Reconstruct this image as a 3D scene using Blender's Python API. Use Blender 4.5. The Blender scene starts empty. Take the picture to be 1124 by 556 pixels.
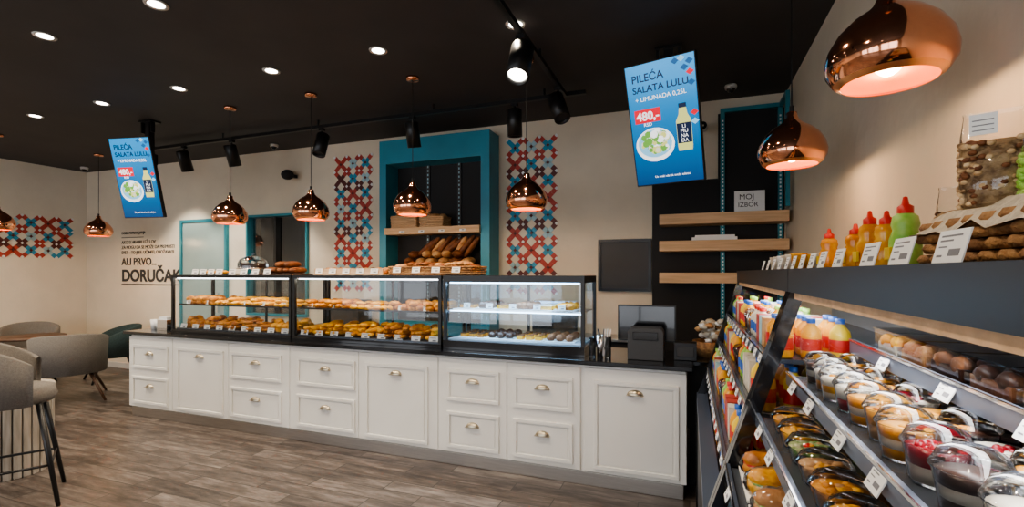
import bpy, math, random
from mathutils import Matrix, Vector, Euler
random.seed(7)
R=random.random
def U(a,b): return a+(b-a)*R()
COL=bpy.context.scene.collection
# ------------------------------------------------------------ materials
def mat(name,c,rough=.5,metal=0,noise=0,scale=8,c2=None,bump=0,bscale=None,emit=0,ecol=None,coat=0,stretch=None):
    m=bpy.data.materials.new(name); m.use_nodes=True; nt=m.node_tree; p=nt.nodes['Principled BSDF']
    p.inputs['Base Color'].default_value=(*c,1); p.inputs['Roughness'].default_value=rough; p.inputs['Metallic'].default_value=metal
    if coat: p.inputs['Coat Weight'].default_value=coat
    if emit:
        p.inputs['Emission Color'].default_value=(*(ecol or c),1); p.inputs['Emission Strength'].default_value=emit
    if noise or c2 or bump:
        tc=nt.nodes.new('ShaderNodeTexCoord'); mp=nt.nodes.new('ShaderNodeMapping'); nt.links.new(tc.outputs['Object'],mp.inputs[0])
        if stretch: mp.inputs['Scale'].default_value=stretch
        n=nt.nodes.new('ShaderNodeTexNoise'); n.inputs['Scale'].default_value=scale; n.inputs['Detail'].default_value=6
        nt.links.new(mp.outputs[0],n.inputs['Vector'])
        if noise or c2:
            cr=nt.nodes.new('ShaderNodeValToRGB'); cr.color_ramp.elements[0].position=.35; cr.color_ramp.elements[1].position=.65
            k=1-noise
            cr.color_ramp.elements[0].color=(*(c2 or [x*k for x in c]),1); cr.color_ramp.elements[1].color=(*c,1)
            nt.links.new(n.outputs['Fac'],cr.inputs[0]); nt.links.new(cr.outputs[0],p.inputs['Base Color'])
        if bump:
            n2=nt.nodes.new('ShaderNodeTexNoise'); n2.inputs['Scale'].default_value=bscale or scale*4; nt.links.new(mp.outputs[0],n2.inputs['Vector'])
            b=nt.nodes.new('ShaderNodeBump'); b.inputs['Strength'].default_value=bump; b.inputs['Distance'].default_value=.01
            nt.links.new(n2.outputs['Fac'],b.inputs['Height']); nt.links.new(b.outputs[0],p.inputs['Normal'])
    return m
def glassmat(name,tint=(1,1,1),refl=.06,rough=.02,edge=1.45):
    m=bpy.data.materials.new(name); m.use_nodes=True; nt=m.node_tree; nt.nodes.clear()
    o=nt.nodes.new('ShaderNodeOutputMaterial'); mx=nt.nodes.new('ShaderNodeMixShader'); t=nt.nodes.new('ShaderNodeBsdfTransparent'); g=nt.nodes.new('ShaderNodeBsdfGlossy')
    t.inputs[0].default_value=(*tint,1); g.inputs['Roughness'].default_value=rough; g.inputs[0].default_value=(1,1,1,1)
    fr=nt.nodes.new('ShaderNodeFresnel'); fr.inputs[0].default_value=edge
    mt=nt.nodes.new('ShaderNodeMath'); mt.operation='MULTIPLY_ADD'; mt.inputs[1].default_value=.9; mt.inputs[2].default_value=refl-.04; mt.use_clamp=True
    nt.links.new(fr.outputs[0],mt.inputs[0]); nt.links.new(mt.outputs[0],mx.inputs[0]); nt.links.new(t.outputs[0],mx.inputs[1]); nt.links.new(g.outputs[0],mx.inputs[2]); nt.links.new(mx.outputs[0],o.inputs[0])
    return m
cream=mat('plaster_cream',(.80,.71,.575),.85,noise=.10,scale=1.6,bump=.4,bscale=12)
creamL=mat('plaster_white',(.84,.775,.67),.85,noise=.08,scale=2,bump=.25,bscale=22)
ceilm=mat('ceiling_dark',(.062,.056,.056),.7,noise=.15,scale=2)
black=mat('black_satin',(.012,.012,.013),.35)
blackg=mat('black_gloss',(.008,.008,.01),.14,coat=.5)
blackledge=mat('black_ledge',(.012,.012,.014),.38)
blackm=mat('black_matte',(.022,.021,.022),.7)
dark=mat('dark_grey',(.05,.05,.052),.5)
white=mat('white_lacquer',(.84,.825,.785),.38,noise=.03,scale=3)
paper=mat('paper_white',(.85,.85,.84),.6)
paperink=mat('ink',(.05,.05,.05),.7)
inkg=mat('ink_grey',(.22,.22,.24),.7)
steel=mat('brushed_steel',(.55,.52,.49),.35,1,noise=.1,scale=6,stretch=(1,1,30))
chrome=mat('chrome',(.8,.8,.82),.12,1)
brass=mat('aged_nickel',(.50,.44,.34),.28,1)
copper=mat('polished_copper',(.93,.44,.27),.09,1)
copin=mat('copper_inner',(.92,.44,.20),.28,.8)
bulb=mat('bulb_glow',(1,.85,.6),.5,emit=14,ecol=(1,.74,.45))
ledw=mat('led_white',(1,1,1),.5,emit=5,ecol=(.95,.96,1))
ledcool=mat('led_cool',(1,1,1),.5,emit=8,ecol=(.55,.78,1))
downl=mat('downlight_glow',(1,1,1),.5,emit=16,ecol=(1,.93,.82))
trimw=mat('trim_white',(.6,.58,.55),.5)
teal=mat('teal_paint',(.05,.29,.41),.45,noise=.12,scale=3)
tealm=mat('teal_metal',(.05,.27,.34),.4,.3)
wood=mat('light_oak',(.74,.50,.30),.55,c2=(.58,.38,.22),scale=3,stretch=(1,9,14),bump=.1)
woodd=mat('dark_wood',(.11,.055,.03),.5,noise=.4,scale=4,stretch=(1,8,8))
slatw=mat('greyed_wood',(.42,.38,.33),.7,c2=(.28,.25,.21),scale=4,stretch=(8,8,1))
slatd=mat('greyed_wood_groove',(.15,.13,.11),.8,noise=.2)
grey=mat('grey_fabric',(.20,.185,.17),.95,noise=.2,scale=90,bump=.4,bscale=200)
greyd=mat('greyteal_fabric',(.035,.06,.062),.95,noise=.3,scale=60)
cglass=glassmat('case_glass',(.97,.99,1),.05)
bglass=glassmat('blue_tint_glass',(.80,.91,1),.09)
plast=glassmat('clear_plastic',(.96,.97,.98),.07,.06,1.35)
gold=mat('pastry_golden',(.74,.32,.03),.5,c2=(.36,.11,.012),scale=18,bump=.4,bscale=60)
gold2=mat('pastry_yellow',(.90,.50,.04),.5,c2=(.68,.27,.02),scale=22,bump=.4,bscale=60)
brownb=mat('bread_brown',(.26,.10,.035),.6,c2=(.12,.04,.015),scale=14,bump=.5,bscale=40)
crust=mat('bread_crust',(.42,.19,.07),.65,c2=(.62,.40,.2),scale=12,bump=.5,bscale=40)
choc=mat('chocolate',(.06,.022,.012),.4,noise=.3,scale=30)
wick=mat('wicker',(.46,.25,.10),.7,c2=(.22,.10,.04),scale=30,bump=.8,bscale=90)
burl=mat('burlap_cloth',(.68,.60,.48),.95,noise=.2,scale=70,bump=.6,bscale=150)
nuts=mat('mixed_nuts',(.56,.38,.2),.6,c2=(.20,.11,.05),scale=55,bump=1,bscale=80)
nutsl=mat('light_nuts',(.70,.54,.34),.6,c2=(.45,.28,.14),scale=55)
red=mat('red_plastic',(.62,.03,.02),.35)
orange=mat('orange_puree',(.88,.40,.03),.4,noise=.2)
honey=mat('amber_honey',(.80,.42,.05),.15,c2=(.6,.2,.02),scale=25)
green=mat('green_pack',(.20,.50,.06),.35,c2=(.45,.62,.15),scale=20)
bordo=mat('berry_jam',(.30,.01,.02),.25)
yog=mat('yoghurt',(.72,.66,.56),.45)
yellow=mat('yellow_pack',(.85,.6,.05),.35)
blue=mat('blue_pack',(.03,.13,.5),.35)
salad=mat('salad_mix',(.16,.38,.06),.5,c2=(.65,.6,.35),scale=60,bump=.6)
pR=mat('tile_red',(.50,.07,.05),.5); pD=mat('tile_maroon',(.14,.035,.03),.5); pB=mat('tile_blue',(.05,.34,.54),.5); pL=mat('tile_lightblue',(.42,.62,.68),.5)
fr_in=mat('fridge_liner',(.42,.44,.47),.35,noise=.05)
fr_sh=mat('fridge_shelf',(.10,.115,.14),.25,.3)
fr_rail=mat('fridge_rail',(.16,.20,.28),.3,.6)
# floor
def floormat():
    m=bpy.data.materials.new('floor_planks'); m.use_nodes=True; nt=m.node_tree; L=nt.links; p=nt.nodes['Principled BSDF']
    tc=nt.nodes.new('ShaderNodeTexCoord'); mp=nt.nodes.new('ShaderNodeMapping'); L.new(tc.outputs['Object'],mp.inputs[0])
    br=nt.nodes.new('ShaderNodeTexBrick'); L.new(mp.outputs[0],br.inputs['Vector'])
    br.inputs['Color1'].default_value=(.0,0,0,1); br.inputs['Color2'].default_value=(1,1,1,1); br.inputs['Mortar'].default_value=(.5,.5,.5,1)
    br.inputs['Scale'].default_value=1; br.inputs['Mortar Size'].default_value=.004; br.inputs['Brick Width'].default_value=.9; br.inputs['Row Height'].default_value=.15; br.offset=.37
    n=nt.nodes.new('ShaderNodeTexNoise'); n.inputs['Scale'].default_value=2.6; n.inputs['Detail'].default_value=10; n.inputs['Roughness'].default_value=.7
    mp2=nt.nodes.new('ShaderNodeMapping'); mp2.inputs['Scale'].default_value=(1.1,6,1); L.new(tc.outputs['Object'],mp2.inputs[0]); 
    ad=nt.nodes.new('ShaderNodeVectorMath'); ad.operation='MULTIPLY_ADD'; L.new(br.outputs['Color'],ad.inputs[0]); ad.inputs[1].default_value=(7,3,5); L.new(mp2.outputs[0],ad.inputs[2]); L.new(ad.outputs[0],n.inputs['Vector'])
    mx=nt.nodes.new('ShaderNodeMath'); mx.operation='MULTIPLY_ADD'; L.new(br.outputs['Color'],mx.inputs[0]); mx.inputs[1].default_value=.13
    L.new(n.outputs['Fac'],mx.inputs[2])
    cr=nt.nodes.new('ShaderNodeValToRGB'); e=cr.color_ramp.elements; e[0].position=.40; e[0].color=(.038,.030,.026,1); e[1].position=.80; e[1].color=(.235,.205,.185,1)
    k=e.new(.58); k.color=(.098,.079,.069,1)
    L.new(mx.outputs[0],cr.inputs[0])
    m2=nt.nodes.new('ShaderNodeMix'); m2.data_type='RGBA'; L.new(br.outputs['Fac'],m2.inputs[0]); L.new(cr.outputs[0],m2.inputs[6]); m2.inputs[7].default_value=(.035,.03,.026,1)
    L.new(m2.outputs[2],p.inputs['Base Color']); p.inputs['Roughness'].default_value=.34
    b=nt.nodes.new('ShaderNodeBump'); b.inputs['Strength'].default_value=.2; b.inputs['Distance'].default_value=.004; L.new(n.outputs['Fac'],b.inputs['Height']); L.new(b.outputs[0],p.inputs['Normal'])
    return m
floorm=floormat()
# ------------------------------------------------------------ builder
class B:
    def __init__(s): s.v=[];s.f=[];s.mi=[];s.sm=[];s.mats=[];s.M=Matrix()
    def add(s,vs,fs,m,smooth=False,M=None):
        if m not in s.mats: s.mats.append(m)
        k=s.mats.index(m); o=len(s.v); T=s.M if M is None else s.M@M
        s.v+= [tuple(T@Vector(q)) for q in vs]
        for q in fs: s.f.append([i+o for i in q]); s.mi.append(k); s.sm.append(smooth)
    def box(s,x0,y0,z0,x1,y1,z1,m,M=None):
        if x0>x1:x0,x1=x1,x0
        if y0>y1:y0,y1=y1,y0
        if z0>z1:z0,z1=z1,z0
        s.add([(x0,y0,z0),(x1,y0,z0),(x1,y1,z0),(x0,y1,z0),(x0,y0,z1),(x1,y0,z1),(x1,y1,z1),(x0,y1,z1)],[(0,3,2,1),(4,5,6,7),(0,1,5,4),(1,2,6,5),(2,3,7,6),(3,0,4,7)],m,False,M)
    def lathe(s,pr,m,c=(0,0,0),seg=20,M=None,smooth=True,sx=1,sy=1,cap=False):
        vs=[];fs=[];n=len(pr)
        for r,z in pr:
            for i in range(seg):
                a=2*math.pi*i/seg; vs.append((c[0]+r*math.cos(a)*sx,c[1]+r*math.sin(a)*sy,c[2]+z))
        for j in range(n-1):
            for i in range(seg):
                k=(i+1)%seg; fs.append((j*seg+i,j*seg+k,(j+1)*seg+k,(j+1)*seg+i))
        s.add(vs,fs,m,smooth,M)
        if cap:
            s.add(vs[:seg],[tuple(range(seg))[::-1]],m,False,M); s.add(vs[-seg:],[tuple(range(seg))],m,False,M)
    def cyl(s,c,r,h,m,seg=20,M=None,r2=None): s.lathe([(r,0),(r if r2 is None else r2,h)],m,c,seg,M,True,cap=True)
    def tube(s,pts,r,m,seg=8,rs=None):
        P=[Vector(p) for p in pts]; vs=[];fs=[]
        for j,p in enumerate(P):
            d=(P[min(j+1,len(P)-1)]-P[max(j-1,0)]).normalized(); a=Vector((0,0,1)) if abs(d.z)<.9 else Vector((1,0,0))
            e=d.cross(a).normalized(); g=d.cross(e).normalized(); rr=rs[j] if rs else r
            for i in range(seg):
                t=2*math.pi*i/seg; vs.append(tuple(p+(e*math.cos(t)+g*math.sin(t))*rr))
        for j in range(len(P)-1):
            for i in range(seg):
                k=(i+1)%seg; fs.append((j*seg+i,j*seg+k,(j+1)*seg+k,(j+1)*seg+i))
        fs.append(tuple(range(seg))[::-1]); fs.append(tuple(range((len(P)-1)*seg,len(P)*seg)))
        s.add(vs,fs,m,True)
    def blob(s,c,rx,ry,rz,m,seg=12,rings=8,j=.0,M=None,flat=None):
        vs=[];fs=[]
        for a in range(rings+1):
            ph=-math.pi/2+math.pi*a/rings
            for i in range(seg):
                t=2*math.pi*i/seg; q=1+U(-j,j); z=math.sin(ph)*rz*q
                if flat is not None and z<-flat: z=-flat
                vs.append((c[0]+math.cos(ph)*math.cos(t)*rx*q,c[1]+math.cos(ph)*math.sin(t)*ry*q,c[2]+z))
        for a in range(rings):
            for i in range(seg):
                k=(i+1)%seg; fs.append((a*seg+i,a*seg+k,(a+1)*seg+k,(a+1)*seg+i))
        s.add(vs,fs,m,True,M)
    def prism(s,poly,y0,y1,m,M=None): # poly in xz
        n=len(poly); vs=[(x,y0,z) for x,z in poly]+[(x,y1,z) for x,z in poly]
        fs=[tuple(range(n)),tuple(range(n,2*n))[::-1]]+[(i,i+n,(i+1)%n+n,(i+1)%n) for i in range(n)]
        s.add(vs,fs,m,False,M)
    def quad(s,a,b,c,d,m): s.add([a,b,c,d],[(0,1,2,3)],m)
    def obj(s,name,parent=None,bevel=0,loc=None,rot=None):
        me=bpy.data.meshes.new(name); me.from_pydata(s.v,[],s.f)
        for m in s.mats: me.materials.append(m)
        me.polygons.foreach_set('material_index',s.mi); me.polygons.foreach_set('use_smooth',s.sm); me.update()
        o=bpy.data.objects.new(name,me); COL.objects.link(o)
        if parent: o.parent=parent
        if loc: o.location=loc
        if rot: o.rotation_euler=rot
        if bevel:
            b=o.modifiers.new('bev','BEVEL'); b.width=bevel; b.segments=2; b.limit_method='ANGLE'; b.angle_limit=.7
        return o
def empty(name,loc=(0,0,0),rot=(0,0,0)):
    e=bpy.data.objects.new(name,None); COL.objects.link(e); e.location=loc; e.rotation_euler=rot; e.empty_display_size=.1; return e
def txt(name,s,loc,size,m,parent=None,rot=(math.pi/2,0,0),al='LEFT',ex=.002,sx=1,bold=0):
    c=bpy.data.curves.new(name,'FONT'); c.body=s; c.size=size; c.extrude=ex; c.align_x=al; c.offset=bold; c.materials.append(m)
    o=bpy.data.objects.new(name,c); COL.objects.link(o); o.location=loc; o.rotation_euler=rot; o.scale=(sx,1,1)
    if parent:o.parent=parent
    return o
def light(name,kind,loc,e,col=(1,1,1),parent=None,rot=(0,0,0),size=.1,sy=None,spot=None,blend=.6):
    l=bpy.data.lights.new(name,kind); l.energy=e; l.color=col
    if kind=='AREA':
        l.size=size
        if sy: l.shape='RECTANGLE'; l.size_y=sy
    elif kind=='SPOT': l.spot_size=math.radians(spot); l.spot_blend=blend; l.shadow_soft_size=size
    else: l.shadow_soft_size=size
    o=bpy.data.objects.new(name,l); COL.objects.link(o); o.location=loc; o.rotation_euler=rot
    if parent:o.parent=parent
    return o
# ------------------------------------------------------------ room
XL,XR,YB,YF,ZC=-9.9,.88,5.3,-3.6,3.35
def room(name,*a):
    b=B(); b.box(*a[:6],a[6]); return b.obj(name)
room('floor',XL-.2,YF-.2,-.1,XR+.2,YB+1.7,0,floorm)
room('ceiling',XL-.2,YF-.2,ZC,XR+.2,YB+1.7,ZC+.15,ceilm)
room('wall_left',XL-.2,YF,0,XL,YB,ZC,creamL)
room('wall_right',XR,YF,0,XR+.2,YB,ZC,cream)
b=B()
b.box(XL-.2,YB,0,-6.1,YB+.2,ZC,cream); b.box(-5.0,YB,0,XR+.2,YB+.2,ZC,cream); b.box(-6.1,YB,2.42,-5.0,YB+.2,ZC,cream); b.box(-6.1,YB,0,-5.0,YB+.2,1.0,cream)
b.obj('wall_back')
b=B(); b.box(-6.6,YB+1.4,0,-4.6,YB+1.5,ZC,dark); b.box(-6.6,YB+.2,0,-6.5,YB+1.4,ZC,dark); b.box(-4.7,YB+.2,0,-4.6,YB+1.4,ZC,dark); b.obj('wall_kitchen')
b=B()
xs=[-9.9,-9.3,-6.4,-5.9,-3.0,-2.5,.3,.88]
for i in range(0,7,2): b.box(xs[i],YF-.2,0,xs[i+1],YF,ZC,cream)
for i in range(1,7,2): b.box(xs[i],YF-.2,0,xs[i+1],YF,.25,cream); b.box(xs[i],YF-.2,2.9,xs[i+1],YF,ZC,cream)
b.obj('wall_front')
for n,i in enumerate(range(1,7,2)):
    b=B(); x0,x1=xs[i],xs[i+1]
    for (a,c,d,e) in [(x0,.25,x1,.32),(x0,2.83,x1,2.9),(x0,.25,x0+.07,2.9),(x1-.07,.25,x1,2.9),((x0+x1)/2-.03,.25,(x0+x1)/2+.03,2.9)]: b.box(a,YF-.14,c,d,YF-.06,e,black)
    b.obj('window_%d'%(n+1))
b=B(); b.box(XL,YB-.012,0,-5.0,YB,.09,trimw); b.obj('baseboard_back')
b=B(); b.box(XL,YF,0,XL+.012,YB-.012,.09,trimw); b.obj('baseboard_left')
# ------------------------------------------------------------ cross-stitch mosaics
def lattice(name,nx,nz,q,M,seed):
    rnd=random.Random(seed); b=B(); b.M=M
    for i in range(0,nx+1):
        for j in range(0,nz+1):
            if (i+j)%2: continue
            even=(i%2==0)
            c=([pR,pD,pR][(j//2)%3] if even else [pB,pL,pB,pR][((j//2)+(i//2))%4])
            if rnd.random()<.12: c=rnd.choice([pR,pD,pB])
            for sx in (-1,1):
                for sz in (-1,1):
                    if (i==0 and sx<0) or (i==nx and sx>0) or (j==0 and sz<0) or (j==nz and sz>0): continue
                    T=Matrix.Translation(((i-nx/2)*q,0,j*q))@Matrix.Rotation(-math.atan2(sz,sx),4,'Y')
                    W=q*.27; b.box(q*.10,-.006,-W,q*.70,0,W,c,T)
            T=Matrix.Translation(((i-nx/2)*q,0,j*q))@Matrix.Rotation(math.pi/4,4,'Y')
            W=q*.15; b.box(-W,-.009,-W,W,-.003,W,paper if even else pD,T)
    return b.obj(name)
lattice('mosaic_wall_pattern',6,18,.1,Matrix.Translation((-4.23,YB-.002,1.36)),1)
lattice('mosaic_wall_pattern',6,18,.1,Matrix.Translation((-1.72,YB-.002,1.36)),2)
lattice('mosaic_wall_pattern',22,6,.11,Matrix.Translation((XL+.002,3.88,1.85))@Matrix.Rotation(math.pi/2,4,'Z'),3)
# ------------------------------------------------------------ wall lettering
e=empty('wall_lettering',(-8.96,YB-.004,1.46))
txt('headline','DORUČAK',(0,0,0),.27,paperink,e,bold=.008,sx=1.07)
txt('line_a','ALI PRVO...',(0,0,.27),.16,paperink,e,bold=.003,sx=1.1)
for i,s in enumerate(['AKO SI HRABRI LEŽI LOV','ZA NOGU DA SE MOŽE DA PREMOSTI','SVET – TO JEST: UČINITI, OBOŽAVATI']): txt('line_%d'%i,s,(0,0,.62-i*.085),.075,paperink,e,sx=1.0)
txt('line_t','DOBA POPRAVLJANJA',(0,0,.78),.06,paperink,e)
b=B(); b.box(0,-.002,.47-.01,.5,0,.475,paperink); b.box(0,-.002,-.06,1.38,0,-.045,paperink); b.box(0,-.002,.72,.55,0,.73,paperink); b.obj('rules',e)
b=B()
def frame(b,x0,x1,z0,z1,y0,y1,w,m):
    b.box(x0,y0,z0,x0+w,y1,z1,m); b.box(x1-w,y0,z0,x1,y1,z1,m); b.box(x0+w,y0,z1-w,x1-w,y1,z1,m); b.box(x0+w,y0,z0,x1-w,y1,z0+w,m)
frame(b,-7.5,-6.5,0.0,2.42,YB-.05,YB-.001,.045,tealm)
fg=mat('frosted_teal_glass',(.33,.42,.40),.25,noise=.1,scale=2); b.box(-7.455,YB-.03,.045,-6.545,YB-.01,2.375,fg); b.box(-6.66,YB-.09,1.0,-6.63,YB-.05,1.3,chrome)
b.obj('door_1')
b=B(); frame(b,-6.12,-4.98,.98,2.44,YB-.04,YB+.1,.03,tealm); b.box(-5.6,YB-.02,1.02,-5.56,YB+.08,2.4,black); b.box(-6.08,YB+.03,1.02,-5.02,YB+.036,2.4,cglass); b.obj('window_4')
b=B(); b.box(-.94,YB-.03,1.40,-.38,YB-.002,1.96,dark); frame(b,-.94,-.38,1.40,1.96,YB-.045,YB-.03,.03,black); b.obj('electrical_cabinet')
# ------------------------------------------------------------ counter
b=B()
b.box(-5.92,3.60,.10,-.02,4.22,.90,white)
b.box(-5.90,3.59,0,-.04,4.2,.10,steel)
b.box(-5.94,3.585,.905,.0,3.60,.915,black)
segs=[(-5.92,-5.22),(-5.215,-4.40),(-4.395,-3.60),(-3.595,-2.80),(-2.795,-1.99),(-1.985,-1.37),(-1.365,-.775),(-.74,-.02)]
for a,c in segs: b.box(a,3.578,.11,c,3.60,.885,white)
def panel(x0,x1,z0,z1):
    w=.028
    for (a,c,d,e,p) in [(x0,z0,x1,z0+w,.016),(x0,z1-w,x1,z1,.016),(x0,z0+w,x0+w,z1-w,.016),(x1-w,z0+w,x1,z1-w,.016)]: b.box(a,3.578-p,c,d,3.578,e,white)
    b.box(x0+w+.012,3.572,z0+w+.012,x1-w-.012,3.578,z1-w-.012,white)
def pull(x,z):
    T=Matrix.Translation((x,3.572,z))
    vs=[];fs=[];n=12;r=5
    for i in range(r+1):
        ph=math.pi/2*i/r
        for j in range(n+1):
            th=math.pi*j/n; vs.append((.058*math.cos(th)*math.cos(ph),-.03*math.sin(ph),.036*math.sin(th)*math.cos(ph)))
    for i in range(r):
        for j in range(n): a=i*(n+1)+j; fs.append((a,a+1,a+n+2,a+n+1))
    b.add(vs,fs,brass,True,T); b.box(-.062,-.03,-.004,.062,.0,.002,brass,T)
D=[(-5.86,-5.28),(-4.36,-3.69),(-3.50,-2.83),(-1.90,-1.43),(-1.31,-.83)]
for x0,x1 in D:
    panel(x0,x1,.54,.80); panel(x0,x1,.15,.45); pull((x0+x1)/2,.70); pull((x0+x1)/2,.34)
for x0,x1 in [(-5.14,-4.46),(-2.72,-2.08),(-.67,-.07)]: panel(x0,x1,.14,.80); pull((x0+x1)/2,.715)
b.box(-5.97,3.54,.915,.02,4.26,.945,blackg)
b.box(.02,3.78,.915,.86,4.26,.945,blackg); b.box(.0,3.85,0,.86,4.2,.915,blackm)
b.obj('service_counter',bevel=.003)
b=B(); b.box(-4.6,4.93,0,-3.62,YB-.01,.9,blackm); b.box(-4.62,4.9,.9,-3.61,YB-.01,.93,steel); b.box(-2.05,4.93,0,-.45,YB-.01,.9,blackm); b.box(-2.07,4.9,.9,-.45,YB-.01,.93,steel); b.box(-1.6,4.95,.93,-1.1,5.25,1.3,chrome); b.box(-4.4,4.98,.93,-3.9,5.25,1.25,dark); b.obj('back_bench',bevel=.004)
# ------------------------------------------------------------ tags
def tag(b,x,y,z,w=.075,h=.05,M=None):
    T=Matrix.Translation((x,y,z))@Matrix.Rotation(-.25,4,'X')
    b.box(-w/2,-.002,0,w/2,.002,h,paper,T); b.box(-w*.38,-.0028,h*.70,w*.3,-.002,h*.78,inkg,T); b.box(-w*.1,-.0028,h*.22,w*.3,-.002,h*.42,inkg,T)
# ------------------------------------------------------------ teal display cabinet
b=B(); x0,x1=-3.60,-2.12; y0=5.0; y1=YB-.015; jl,jr=.10,.11
b.box(x0,y0,0,x0+jl,y1,3.22,teal); b.box(x1-jr,y0,0,x1,y1,3.22,teal); b.box(x0+jl,y0,2.93,x1-jr,y1,3.22,teal); b.box(x0+jl,y1-.03,0,x1-jr,y1,2.93,blackm)
b.box(x0+jl,y0+.02,.0,x1-jr,y1-.03,1.0,teal)
for xx in (-3.05,-2.62): 
    b.box(xx-.025,y1-.05,1.0,xx+.025,y1-.03,2.93,dark)
    for k in range(38): b.box(xx-.008,y1-.053,1.05+k*.05,xx+.008,y1-.05,1.075+k*.05,pL)
b.box(x0+jl,4.96,2.06,x1-jr,y1-.05,2.14,wood); b.box(x0+jl,4.96,1.52,x1-jr,y1-.05,1.60,wood)
cab=b.obj('teal_display_cabinet',bevel=.003)
b=B()
for k in range(4): tag(b,-3.25+k*.27,4.955,2.075)
b.obj('price_tags',cab)
def basket(b,x0,x1,y0,y1,z0,z1,m=wick):
    n=int((z1-z0)/.018)
    for i in range(n):
        z=z0+(i+.5)*(z1-z0)/n; e=.006*i/n
        P=[(x0-e,y0-e,z),(x1+e,y0-e,z),(x1+e,y1+e,z),(x0-e,y1+e,z),(x0-e,y0-e,z)]
        Q=[]
        for k in range(4):
            S=max(8,int((Vector(P[k+1])-Vector(P[k])).length/.025))
            for s in range(S):
                t=s/S; p=Vector(P[k]).lerp(Vector(P[k+1]),t); w=.005*(1 if (s+i)%2 else -1); p=p+Vector((w if k%2 else 0,0 if k%2 else w,0)); Q.append(p)
        Q.append(Q[0]); b.tube(Q,.0100,m,6)
    b.box(x0,y0,z0,x1,y1,z0+.012,m)
b=B(); basket(b,-3.42,-3.08,5.0,5.2,2.145,2.29,wood); 
for k in range(10): b.blob((U(-3.36,-3.14),U(5.06,5.16),2.29),.06,.05,.04,crust,j=.05)
basket(b,-3.02,-2.72,5.0,5.2,2.145,2.27,wood)
for k in range(8): b.blob((U(-2.98,-2.78),U(5.06,5.16),2.27),.055,.045,.04,crust,j=.05)
b.obj('bread_basket')
def loaf(b,c,L,r,rot,m,tilt=0,h=.75,rid=.05):
    T=Matrix.Translation(c)@Matrix.Rotation(rot,4,'Z')@Matrix.Rotation(tilt,4,'Y')
    n=12;seg=12;vs=[];fs=[]
    for i in range(n+1):
        t=-1+2*i/n; rr=r*(max(0,1-abs(t)**3.2))**.5*(1+rid*math.cos(t*14))
        for j in range(seg):
            a=2*math.pi*j/seg; vs.append((t*L/2,rr*math.cos(a),rr*math.sin(a)*h))
    for i in range(n):
        for j in range(seg):
            k=(j+1)%seg; fs.append((i*seg+j,i*seg+k,(i+1)*seg+k,(i+1)*seg+j))
    b.add(vs,fs,m,True,T)
def croissant(b,c,s,rot,m):
    n=14;seg=9;vs=[];fs=[]; T=Matrix.Translation(c)@Matrix.Rotation(rot,4,'Z')
    for i in range(n+1):
        t=-1+2*i/n; a=t*1.25; rr=s*.34*(1-abs(t)**1.7*.85)*(1+.10*(1 if i%2 else -1)); cx=math.sin(a)*s*.85; cy=-math.cos(a)*s*.55
        dx,dy=math.cos(a),math.sin(a)*.6; l=math.hypot(dx,dy); nx,ny=-dy/l,dx/l
        for j in range(seg):
            q=2*math.pi*j/seg; vs.append((cx+nx*rr*math.cos(q),cy+ny*rr*math.cos(q),s*.26+rr*math.sin(q)*.85))
    for i in range(n):
        for j in range(seg):
            k=(j+1)%seg; fs.append((i*seg+j,i*seg+k,(i+1)*seg+k,(i+1)*seg+j))
    fs.append(tuple(range(seg)));fs.append(tuple(range(n*seg,(n+1)*seg)))
    b.add(vs,fs,m,True,T)
b=B()
for lv in range(3):
    for k in range(7-lv):
        loaf(b,(-3.25+lv*.06+k*.15+U(-.02,.02),5.10+U(-.02,.02),1.65+lv*.085),.24,.06,U(1.3,1.8),random.choice([brownb,crust,brownb]),U(-.1,.1))
for k in range(9): loaf(b,(-2.98+k*.075,5.09,1.90+.02*(k%2)),.32,.042,U(-.4,.4),random.choice([crust,brownb,brownb]),-.75+U(-.15,.15))
b.obj('bread_loaves')
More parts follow.
